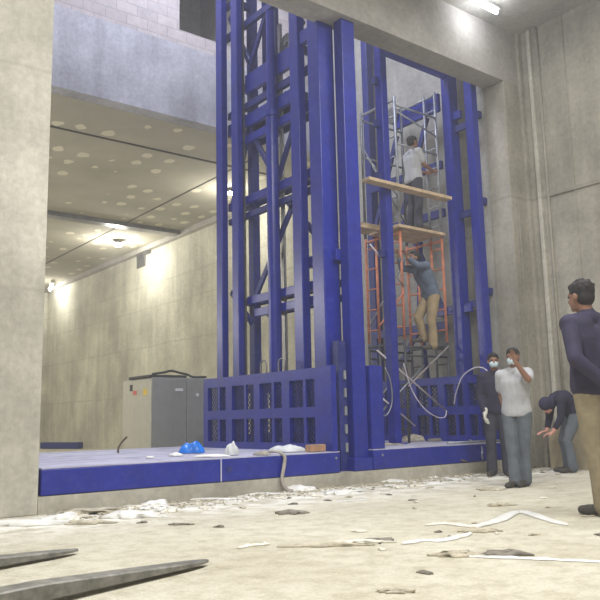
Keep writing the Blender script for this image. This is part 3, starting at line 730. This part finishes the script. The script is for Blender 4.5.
b = B(); cyl(b, (x0 + 0.95, y0 - 0.02, 1.36), (x0 + 0.95, y0, 1.36), 0.03, 12); obj('knob', b, M['white'], d2)
b = B(); box(b, (x0 - 0.005, y0 + 0.18, 1.36), (x0, y0 + 0.34, 1.48)); obj('warning_label', b, M['yellow'], sp_, label='yellow warning label')
b = B(); box(b, (x0 - 0.005, y0 + 0.62, 1.38), (x0, y0 + 0.78, 1.46)); obj('warning_label', b, M['red'], sp_, label='red warning label')
b = B(); box(b, (x0 - 0.005, y0 + 0.8, 1.46), (x0, y0 + 0.92, 1.58)); obj('warning_label', b, M['cab_dark'], sp_, label='dark label')
b = B(); box(b, (x0 - 0.02, y0 + 0.04, zt), (x0 + 0.75, y0 + 0.95, zt + 0.05), 0.01); tag(obj('tray', b, M['cab_dark'], loc=(x0 + 0.4, y0 + 0.5, zt)), 'dark flat tray lying on top of the grey cabinet', 'tray')
b = B(); tube(b, [(x0 + 0.1, y0 + 0.2, zt + 0.07), (x0 + 0.3, y0 + 0.1, zt + 0.10), (x0 + 0.5, y0 + 0.2, zt + 0.14), (x0 + 0.62, y0 + 0.1, zt + 0.10), (x0 + 0.8, y0 + 0.12, zt + 0.07), (x0 + 0.9, y0 + 0.05, zt + 0.02), (x0 + 1.2, y0 + 0.1, zt + 0.03)], 0.022)
tag(obj('cable', b, M['rubber'], loc=(x0 + 0.4, y0 + 0.2, zt), smooth=True), 'black cable coiled over the top of the grey cabinet', 'cable')
b = B(); bar(b, (9.5, 27.6, 0.12), (10.2, 25.8, 0.12), 0.25, 0.22, 0.01); tag(obj('steel_beam', b, M['blue_dull'], loc=(9.8, 26.7, 0)), 'short dark blue beam lying far back on the rear floor', 'beam')

# ------------------------------------------------------------------ lamps and added fill lights
def lamp_or_fill(name, loc, kind, power, size=0.5, col=(1, 1, 1), rot=None, size_y=None, spot=None):
    d = bpy.data.lights.new(name, kind); d.energy = power; d.color = col
    if kind == 'AREA':
        d.size = size
        if size_y: d.shape = 'RECTANGLE'; d.size_y = size_y
    else: d.shadow_soft_size = size
    if spot: d.spot_size = spot[0]; d.spot_blend = spot[1]
    o = bpy.data.objects.new(name, d); C.objects.link(o); o.location = loc
    if rot: o.rotation_euler = rot
    return o
def flood(loc, label, r=0.12, tube_dir=None, mat='lamp'):
    t = thing('ceiling_lamp', label, 'lamp', loc)
    x, y, z = loc
    if tube_dir:
        dx, dy = tube_dir
        b = B(); bar(b, (x - dx, y - dy, z + 0.07), (x + dx, y + dy, z + 0.07), 0.14, 0.06); obj('housing', b, M['white'], t)
        b = B(); cyl(b, (x - dx * .96, y - dy * .96, z), (x + dx * .96, y + dy * .96, z), 0.03, 12); obj('tube', b, M[mat], t)
    else:
        b = B(); cone(b, (x, y, z + 0.02), (x, y, z + 0.1), r * 1.1, r * 0.5); obj('housing', b, M['steel'], t)
        b = B(); sphere(b, (x, y, z), r * 0.8, 1, 1, 0.6); obj('bulb', b, M[mat], t)
flood((9.74, 15.25, 6.48), 'bright round lamp on the rear ceiling seen beside the leftmost mast posts', 0.10)
flood((9.65, 21.7, 6.45), 'bright round lamp on the rear ceiling in front of the far wall', 0.17)
flood((10.45, 30.0, 6.40), 'small tube lamp at the far end of the rear ceiling', tube_dir=(0.2, 0.7))
WARM = (1.0, 0.965, 0.87)
for (x, y, z, p) in ((9.7, 15.25, 5.9, 90), (9.55, 21.7, 6.0, 200), (10.1, 29.6, 5.9, 60)):
    lamp_or_fill('lamp_or_fill', (x, y, z), 'POINT', p, 0.12, WARM)
b = B(); box(b, (10.86, 22.3, 6.0), (10.9, 22.9, 6.5)); box(b, (10.7, 22.5, 6.3), (10.9, 22.6, 6.4)); box(b, (10.75, 21.9, 6.35), (10.9, 22.2, 6.5))
tag(obj('wall_bracket', b, M['steel'], loc=(10.88, 22.6, 6.3)), 'dark metal bracket high on the rear wall below the ceiling', 'bracket')
# front bay
flood((9.45, 7.05, 7.50), 'glowing ceiling lamp just in front of the lintel at the top of the photo', tube_dir=(0.35, 0.0), mat='lamp_cool')
lamp_or_fill('lamp_or_fill', (9.45, 7.0, 7.35), 'POINT', 14, 0.12, (0.92, 0.94, 1.0))
FRONT_FILL = ((2.0, 3.0), (6.0, 1.5), (1.0, -1.0), (7.5, 4.5))  # added area fills over the front bay, with no fixtures
for k, (x, y) in enumerate(FRONT_FILL):
    lamp_or_fill('lamp_or_fill', (x, y, 7.35), 'AREA', (400, 260, 330, 170)[k], 1.4, (1.0, 0.985, 0.955), size_y=0.3)
for (x, y) in ((0.5, 15.5), (0.0, 22.0), (3.0, 27.0)): lamp_or_fill('lamp_or_fill', (x, y, 4.0), 'POINT', 420, 0.3, WARM)  # unseen fill points added to brighten the rear hall
# daylight falling down the shaft from the upper storey
lamp_or_fill('shaft_daylight', (6.0, 10.2, 11.8), 'AREA', 650, 3.5, (0.80, 0.84, 1.0), size_y=2.5)

w = bpy.data.worlds.new('world'); sc.world = w; w.use_nodes = True
vs = w.node_tree.nodes.new('ShaderNodeVolumeScatter')      # thin scattering haze in the air of the hall
vs.inputs['Density'].default_value = 0.0075; vs.inputs['Color'].default_value = (0.95, 0.96, 1, 1)
w.node_tree.links.new(vs.outputs[0], w.node_tree.nodes['World Output'].inputs['Volume'])
w.node_tree.nodes['Background'].inputs[0].default_value = (0.75, 0.8, 0.9, 1); w.node_tree.nodes['Background'].inputs[1].default_value = 0.3

# ------------------------------------------------------------------ things on the deck and the floor
def crumple(bm, c, sx, sy, h, seed, rot=0.0, nx=18, ny=12, thick=0.006, edge=0.25):
    """crumpled sheet or bag with a ragged outline"""
    c = V(c); R = Matrix.Rotation(rot, 3, 'Z'); g = []
    for i in range(nx + 1):
        row = []
        for k in range(ny + 1):
            a = i / nx * 2 - 1; b_ = k / ny * 2 - 1
            # square to disc, ragged
            x = a * math.sqrt(1 - b_ * b_ / 2); y = b_ * math.sqrt(1 - a * a / 2)
            rag = 1 + edge * mn.noise(V((x * 2.5 + seed, y * 2.5, seed * 1.7)))
            r = math.hypot(x, y)
            z = h * math.sqrt(max(0.0, 1 - r ** 2)) * (0.8 + 0.5 * mn.noise(V((x * 1.6 + seed * 3, y * 1.6, 5)))) + 0.12 * h * abs(mn.noise(V((x * 5, y * 5 + seed, 2)))) * (1 - r * 0.6)
            row.append(c + R @ V((x * sx * rag, y * sy * rag, max(0.003, z))))
        g.append(row)
    top = [[bm.verts.new(p + V((0, 0, thick))) for p in row] for row in g]
    bot = [[bm.verts.new(V((p.x, p.y, c.z + 0.001))) for p in row] for row in g]
    for i in range(nx):
        for k in range(ny):
            bm.faces.new((top[i][k], top[i + 1][k], top[i + 1][k + 1], top[i][k + 1])); bm.faces.new((bot[i][k], bot[i][k + 1], bot[i + 1][k + 1], bot[i + 1][k]))
    def strip(a, b_): 
        for p in range(len(a) - 1): bm.faces.new((a[p], a[p + 1], b_[p + 1], b_[p]))
    strip([r[0] for r in top], [r[0] for r in bot]); strip([r[-1] for r in bot], [r[-1] for r in top]); strip(bot[0], top[0]); strip(top[-1], bot[-1])
    return bm
ZT = ZD + 0.017
def crum(name, u, v, z, sx, sy, h, mat, label, cat, seed, rot=YAW - PI / 2, edge=0.25, group=None):
    c = on_floor(u, v, z)
    return tag(obj(name, crumple(B(), c, sx, sy, h, seed, rot, edge=edge), M[mat], loc=c, smooth=True), label, cat, group)
crum('plastic_bag', 192, 453, ZT, 0.17, 0.11, 0.16, 'bluebag', 'crumpled bright blue plastic bag on the left platform deck', 'bag', 1.3)
crum('plastic_film', 176, 456, ZT, 0.09, 0.06, 0.04, 'film', 'small white scrap of film left of the blue bag', 'plastic film', 2.2)
crum('plastic_film', 212, 457, ZT, 0.22, 0.05, 0.03, 'film', 'flat white film right of the blue bag on the deck', 'plastic film', 3.1)
crum('plastic_bag', 232, 455, ZT, 0.09, 0.07, 0.15, 'greyfilm', 'small clear crumpled bag standing before the mesh guard', 'bag', 4.4)
crum('sack', 287, 452, ZT, 0.24, 0.09, 0.10, 'greyfilm', 'pale grey sack lying before the mesh guard on the left deck', 'sack', 5.2, edge=0.15)
crum('rag', 262, 455, ZT, 0.10, 0.05, 0.05, 'rag', 'small brown-grey rag on the deck beside the hanging strap', 'rag', 6.0)
c = V((6.12, 7.60, ZT)); b = B(); bar(b, c + V((-0.13, 0.0, 0.045)), c + V((0.13, 0.0, 0.045)), 0.10, 0.085, 0.004)
ct = tag(obj('carton', b, M['carton'], loc=c), 'small brown carton at the right end of the left deck', 'box')
b = B(); bar(b, c + V((-0.132, 0, 0.089)), c + V((0.132, 0, 0.089)), 0.02, 0.003); t_ = obj('tape', b, M['wood'], ct)
# strap hanging over the beam edge
cx = 5.49
b = B(); tube(b, [(cx - 0.10, YF + 0.16, ZT + 0.03), (cx - 0.03, YF + 0.05, ZT + 0.025), (cx, YF - 0.03, ZD - 0.01), (cx - 0.02, YF - 0.04, 0.30), (cx - 0.05, YF - 0.04, 0.14), (cx + 0.0, YF - 0.07, 0.03), (cx + 0.04, YF - 0.13, 0.02)], 0.028, 8, flat=0.6)
tag(obj('rope', b, M['rag'], loc=(cx, YF, ZD), smooth=True), 'grey twisted rag rope hanging over the left platform beam', 'rope')
c = on_floor(118, 453, ZT); b = B(); tube(b, [c, c + V((0.01, 0, 0.08)), c + V((0.05, -0.03, 0.16)), c + V((0.10, -0.07, 0.22))], 0.014, 8)
tag(obj('bent_rod', b, M['rod'], loc=c, smooth=True), 'short bent rusty rod sticking up from the left deck', 'rod')
crum('debris', 150, 458, ZT, 0.05, 0.04, 0.02, 'film', 'tiny white scrap on the left deck near the rod', 'scrap', 6.6)
# on the right deck
crum('rubble_pile', 413, 441, ZT, 0.20, 0.12, 0.13, 'rubble', 'small rubble pile at the scaffold foot on the right deck', 'rubble', 7.7, edge=0.6)
crum('rubble_pile', 385, 445, ZT, 0.22, 0.05, 0.03, 'rubble', 'low dusty rubble streak along the right deck near the mast', 'rubble', 7.2, edge=0.6)
crum('rubble_pile', 437, 441, ZT, 0.16, 0.05, 0.05, 'rubble_dark', 'dark rubble beside the right mesh guard', 'rubble', 8.2, edge=0.6)
crum('rag', 370, 447, ZT, 0.06, 0.04, 0.05, 'film', 'white scrap at the foot of the guard post on the right deck', 'rag', 8.9)
# hoses
b = B(); tube(b, [(9.70, 8.35, 1.05), (9.66, 8.25, 1.25), (9.66, 8.1, 1.5), (9.70, 7.9, 1.62), (9.74, 7.75, 1.62), (9.78, 7.65, 1.54)], 0.011)
tag(obj('hose', b, M['hose'], loc=(9.70, 8.0, 1.0), smooth=True), 'pale hose looping over the right mesh guard', 'hose')
b = B(); tube(b, [(8.5, 8.3, 1.7), (8.6, 8.25, 1.3), (8.8, 8.2, 1.0), (9.1, 8.2, 0.85), (9.35, 8.25, 0.85), (9.45, 8.3, 0.95)], 0.009)
tag(obj('hose', b, M['hose'], loc=(8.9, 8.2, 0.9), smooth=True), 'pale hose hanging in a curve behind the scaffold braces', 'hose')
b = B(); tube(b, [(7.75, 8.1, 1.5), (7.7, 8.1, 1.2), (7.75, 8.1, 0.95), (7.9, 8.1, 0.9), (8.02, 8.1, 1.1), (8.0, 8.1, 1.4), (7.9, 8.1, 1.6)], 0.01)
tag(obj('cable', b, M['galv'], loc=(7.85, 8.1, 1.2), smooth=True), 'thin grey cable loop hanging right of the guard post', 'cable')
b = B(); tube(b, [on_floor(445, 456, 0.26), on_floor(465, 461, 0.2), on_floor(485, 465, 0.05), on_floor(500, 468, 0.03), on_floor(520, 469, 0.02)], 0.012)
tag(obj('cable', b, M['rod'], loc=on_floor(485, 466, 0.1), smooth=True), 'dark cable trailing over the right platform beam to the floor', 'cable')
b = B(); tube(b, [on_floor(470, 440, ZT + 0.03), on_floor(481, 446, 0.40), on_floor(482, 455, 0.3), on_floor(483, 464, 0.06)], 0.012)
tag(obj('cable', b, M['galv'], loc=on_floor(482, 460, 0.1), smooth=True), 'short pale cable hooked over the right platform beam', 'cable')
b = B(); c1, c2 = on_floor(455, 440, ZT + 0.06), on_floor(493, 444, ZT + 0.03); cyl(b, (8.6, 7.56, ZT + 0.02), (9.84, 7.50, ZT + 0.02), 0.018, 10); 
tag(obj('pipe', b, M['galv'], loc=(9.2, 7.53, ZT), smooth=True), 'thin grey pipe lying along the front edge of the right deck', 'pipe')

# forklift forks in the foreground
def fork(name, label, p0, p1, w, h):
    p0 = V(p0); p1 = V(p1); d = (p1 - p0); L = d.length; d.normalize(); x = V((d.y, -d.x, 0)).normalized()
    b = B(); secs = []
    for t in [0, 0.3, 0.55, 0.7, 0.8, 0.88, 0.94, 0.975, 1.0]:
        k = max(0.0, (t - 0.55) / 0.45)
        ww = w / 2 * (1 - 0.10 * k if k < 0.75 else (1 - 0.10 * k) * math.sqrt(max(0.02, 1 - ((k - 0.75) / 0.25) ** 2 * 0.93)))
        hh = h * (1 - 0.78 * k); lift = 0.0
        c = p0 + d * L * t; z0 = p0.z + (p1.z - p0.z) * t
        bv = min(0.008, hh * 0.3)
        pts = [(-ww, z0), (ww, z0), (ww, z0 + hh - bv), (ww - bv, z0 + hh), (-ww + bv, z0 + hh), (-ww, z0 + hh - bv)]
        secs.append([b.verts.new(V((c.x, c.y, 0)) + x * a + V((0, 0, z))) for a, z in pts])
    for s1, s2 in zip(secs, secs[1:]):
        for k in range(6): b.faces.new((s1[k], s1[(k + 1) % 6], s2[(k + 1) % 6], s2[k]))
    b.faces.new(secs[0][::-1]); b.faces.new(secs[-1])
    return tag(obj(name, b, M['fork'], loc=p0), label, 'forklift fork')
fork('forklift_fork', 'long worn steel fork reaching in from the lower left, nearer of the pair', (-0.05, 3.42, 0.05), (2.42, 4.08, 0.02), 0.13, 0.075)
fork('forklift_fork', 'worn steel fork tip in the lower left, farther and shorter of the pair', (-0.4, 4.38, 0.05), (1.99, 5.05, 0.02), 0.13, 0.075)

# white strips on the floor
def strip(name, label, pts, w, h, mat='film', cat='plastic strip', seed=1.0):
    P = smoothpts([on_floor(u, v, 0.0) for u, v in pts], 8); b = B(); prev = None; n = len(P)
    for i, p in enumerate(P):
        d = (P[min(i + 1, n - 1)] - P[max(i - 1, 0)]); d.z = 0; d.normalize(); x = V((d.y, -d.x, 0))
        t = i / (n - 1); taper = min(1, 6 * t + 0.15, 6 * (1 - t) + 0.15) * (1 + 0.5 * mn.noise(V((t * 7, seed, 0))))
        zz = h * (0.5 + abs(mn.noise(V((t * 11, seed, 3)))))
        ring = [b.verts.new(p + x * w * taper * a + V((0, 0, 0.002 + zz * c_))) for a, c_ in ((-1, 0), (-0.6, 0.7), (0, 1.0 + 0.5 * mn.noise(V((t * 20, seed, 9)))), (0.6, 0.55), (1, 0))]
        if prev:
            for k in range(4): b.faces.new((prev[k], prev[k + 1], ring[k + 1], ring[k]))
            b.faces.new((prev[4], prev[0], ring[0], ring[4]))
        else: b.faces.new(ring[::-1])
        prev = ring
    b.faces.new(prev)
    return tag(obj(name, b, M[mat], loc=P[n // 2], smooth=True), label, cat)
strip('plastic_strip', 'long straight white strip on the floor, nearest the bottom right', [(433, 555), (480, 557), (530, 559), (575, 561), (640, 564)], 0.035, 0.012, seed=1.1)
strip('plastic_strip', 'crumpled white strip with a raised fold, before the man at the right', [(475, 529), (500, 520), (515, 513), (530, 514), (550, 521), (568, 526)], 0.055, 0.028, seed=2.3)
strip('plastic_strip', 'torn white strip on the floor left of the raised fold', [(402, 545), (420, 541), (440, 541), (455, 538), (472, 534)], 0.05, 0.016, seed=3.3)
strip('plastic_strip', 'thin dusty strip running left from the raised fold', [(425, 526), (445, 524), (470, 527), (480, 525)], 0.04, 0.02, 'paper', seed=3.9)
strip('plastic_strip', 'thin white strip on the floor before the tall mast', [(335, 502), (352, 501), (368, 500)], 0.03, 0.01, seed=4.2)
strip('plastic_strip', 'pale strip with a dark end lying at mid floor left of centre', [(238, 549), (250, 546), (270, 545)], 0.03, 0.02, 'paper', seed=5.2)
for i, (u, v, sx, sy, h, lab) in enumerate(((132, 517, 0.22, 0.13, 0.07, 'crumpled bright white film at the kerb beneath the left platform'),
        (155, 506, 0.14, 0.09, 0.06, 'white film heap right of the bright one at the kerb'),
        (30, 525, 0.32, 0.07, 0.05, 'white film lying along the foot of the left column'),
        (60, 520, 0.16, 0.08, 0.05, 'small white film between left column and kerb'),
        (298, 491, 0.22, 0.12, 0.08, 'crumpled white film at the kerb right of the hanging rope'),
        (330, 485, 0.22, 0.10, 0.06, 'white film at the kerb below the end of the left beam'),
        (245, 495, 0.45, 0.08, 0.02, 'flat torn film along the kerb left of the rope'),
        (205, 500, 0.35, 0.08, 0.02, 'flat torn film along the kerb below the blue bag'),
        (385, 482, 0.35, 0.10, 0.03, 'flat white film at the kerb below the right beam end'),
        (345, 492, 0.25, 0.08, 0.02, 'flat white film on the floor before the mast gap'),
        (420, 478, 0.30, 0.08, 0.02, 'flat white film at the kerb under the right platform'))):
    crum('plastic_film', u, v, 0.0, sx, sy, h, 'film', lab, 'plastic film', 10 + i * 1.3, edge=0.7)
for i, (u, v, sx, sy, h, m, lab) in enumerate(((88, 513, 0.30, 0.14, 0.05, 'rubble', 'low rubble heap at the kerb beside the left column'),
        (105, 499, 0.13, 0.07, 0.13, 'rubble', 'lump of broken mortar stuck against the kerb'),
        (82, 524, 0.28, 0.07, 0.03, 'rubble', 'brownish rubble streak before the bright white film'),
        (290, 514, 0.12, 0.06, 0.04, 'rubble_dark', 'small dark crumpled scrap in the middle of the floor'),
        (330, 546, 0.24, 0.05, 0.02, 'rubble', 'brown flakes strewn on the floor below centre'),
        (365, 543, 0.16, 0.05, 0.02, 'paper', 'pale flakes strewn on the floor below centre'),
        (380, 541, 0.10, 0.04, 0.02, 'rubble_dark', 'dark flake among the pale flakes below centre'),
        (455, 556, 0.16, 0.05, 0.03, 'rubble', 'dirt clump above the left end of the long white strip'),
        (508, 555, 0.12, 0.06, 0.035, 'rubble_dark', 'dark dirt clump above the middle of the long white strip'),
        (480, 532, 0.14, 0.05, 0.03, 'rubble', 'dirt clump beside the raised white fold'),
        (395, 592, 0.08, 0.04, 0.01, 'rubble', 'brown patch of crumbs at the bottom edge'),
        (180, 525, 0.10, 0.03, 0.012, 'rubble_dark', 'flat grey chip on the floor past the fork tip'),
        (490, 490, 0.16, 0.07, 0.03, 'rubble', 'debris clump left of the pale-shirted man\'s shoes'),
        (500, 506, 0.14, 0.05, 0.03, 'rubble', 'debris clump in front of the pale-shirted man'),
        (196, 491, 0.10, 0.06, 0.07, 'rubble', 'mortar lump at the kerb right of the left beam seam'))):
    crum('debris', u, v, 0.0, sx, sy, h, m, lab, 'debris', 30 + i * 1.7, edge=0.9)
# loose flakes, each its own object
protos = []
for k in range(6):
    b = B(); crumple(b, (0, 0, 0), 0.05, 0.028, 0.015, 60 + k * 2.1, 0, 6, 5, 0.003, 0.9)
    me = bpy.data.meshes.new('floor_scrap'); bmesh.ops.recalc_face_normals(b, faces=b.faces); b.to_mesh(me); b.free(); me.materials.append(M[('paper', 'rubble', 'rubble_dark')[k % 3]]); protos.append(me)
fp = []
for k in range(5):
    b = B(); crumple(b, (0, 0, 0), 0.085, 0.04, 0.03, 90 + k * 2.7, 0, 8, 6, 0.004, 1.1)
    me = bpy.data.meshes.new('film_scrap'); bmesh.ops.recalc_face_normals(b, faces=b.faces); b.to_mesh(me); b.free(); me.materials.append(M[('film', 'paper', 'paper', 'rubble', 'film')[k]]); fp.append(me)
for k in range(120):
    u = random.uniform(45, 500) if k % 3 else random.uniform(60, 200); v = 512 - (u - 38) * 0.092 + abs(random.gauss(0, 6)) + 1
    c = on_floor(u, v, 0.0)
    if c.y > 7.36: continue
    kk = random.randrange(5)
    o = bpy.data.objects.new('plaster_scrap', fp[kk]); C.objects.link(o)
    o.location = (c.x, c.y, 0.001); o.rotation_euler = (0, 0, random.uniform(0, 6.28)); sc_ = random.uniform(0.35, 1.3); o.scale = (sc_, sc_, sc_)
    if kk == 3: tag(o, 'small brown-grey mortar lump lying at the kerb under the platforms', 'scrap', 'mortar lumps along the kerb')
    else: tag(o, 'small ragged whitish scrap lying at the kerb under the platforms', 'scrap', 'whitish scraps along the kerb')
for k in range(75):
    if k < 38: u = random.uniform(60, 520); v = 512 - (u - 38) * 0.092 + random.uniform(1, 16)
    elif k < 56: u = random.uniform(400, 600); v = random.uniform(475, 540)
    elif k < 66: u = random.uniform(470, 590); v = 470 + random.uniform(0, 8)
    else: u = random.uniform(60, 600); v = random.uniform(500, 598)
    c = on_floor(u, v, 0.0)
    if c.y > 7.38 or c.x > 10.8: continue
    kk = random.randrange(6)
    o = bpy.data.objects.new('floor_scrap', protos[kk]); C.objects.link(o)
    o.location = (c.x, c.y, 0.001); o.rotation_euler = (0, 0, random.uniform(0, 6.28)); sc_ = random.uniform(0.4, 1.1); o.scale = (sc_, sc_, 1)
    tag(o, ('small pale flake of plaster on the dusty floor', 'small brown flake on the dusty floor', 'small dark chip on the dusty floor')[kk % 3], 'scrap', ('pale flakes strewn over the floor', 'brown flakes strewn over the floor', 'dark chips strewn over the floor')[kk % 3])
b = B()
rr = random.Random(3)
for k in range(900):
    x = rr.uniform(2.6, 10.3); y = YF - 0.01 - abs(rr.gauss(0, 0.22)) - 0.015; s_ = rr.uniform(0.006, 0.022)
    if y < 6.5: continue
    bmesh.ops.create_icosphere(b, subdivisions=1, radius=s_, matrix=Matrix.Translation((x, y, s_ * 0.4)) @ Matrix.Diagonal((rr.uniform(.7, 1.6), rr.uniform(.7, 1.4), 0.6, 1)))
o = obj('gravel', b, M['rubble']); tag(o, 'fine grit and crumbs scattered along the kerb below the platforms', 'grit', kind='stuff')

# boards and yellow box by the right wall
b = B(); box(b, (10.60, 6.55, 0.0), (10.66, 7.20, 0.62), 0.004)
tag(obj('board', b, M['ply'], loc=(10.63, 6.9, 0)), 'upright grey-brown board standing by the right wall behind the stooping man', 'board')
b = B(); box(b, (10.50, 6.05, 0.0), (10.82, 6.40, 0.42), 0.02)
yc = tag(obj('crate', b, M['yellow'], loc=(10.66, 6.2, 0)), 'ochre yellow crate at the wall behind the stooping man\'s legs', 'crate')
b = B(); box(b, (10.48, 6.04, 0.36), (10.84, 6.41, 0.44), 0.01); obj('rim', b, M['yellow'], yc)

# ------------------------------------------------------------------ output look
sc.view_settings.view_transform = 'Standard'; sc.view_settings.look = 'None'
sc.view_settings.gamma = 1; sc.view_settings.exposure = 0.0; sc.view_settings.use_curve_mapping = False
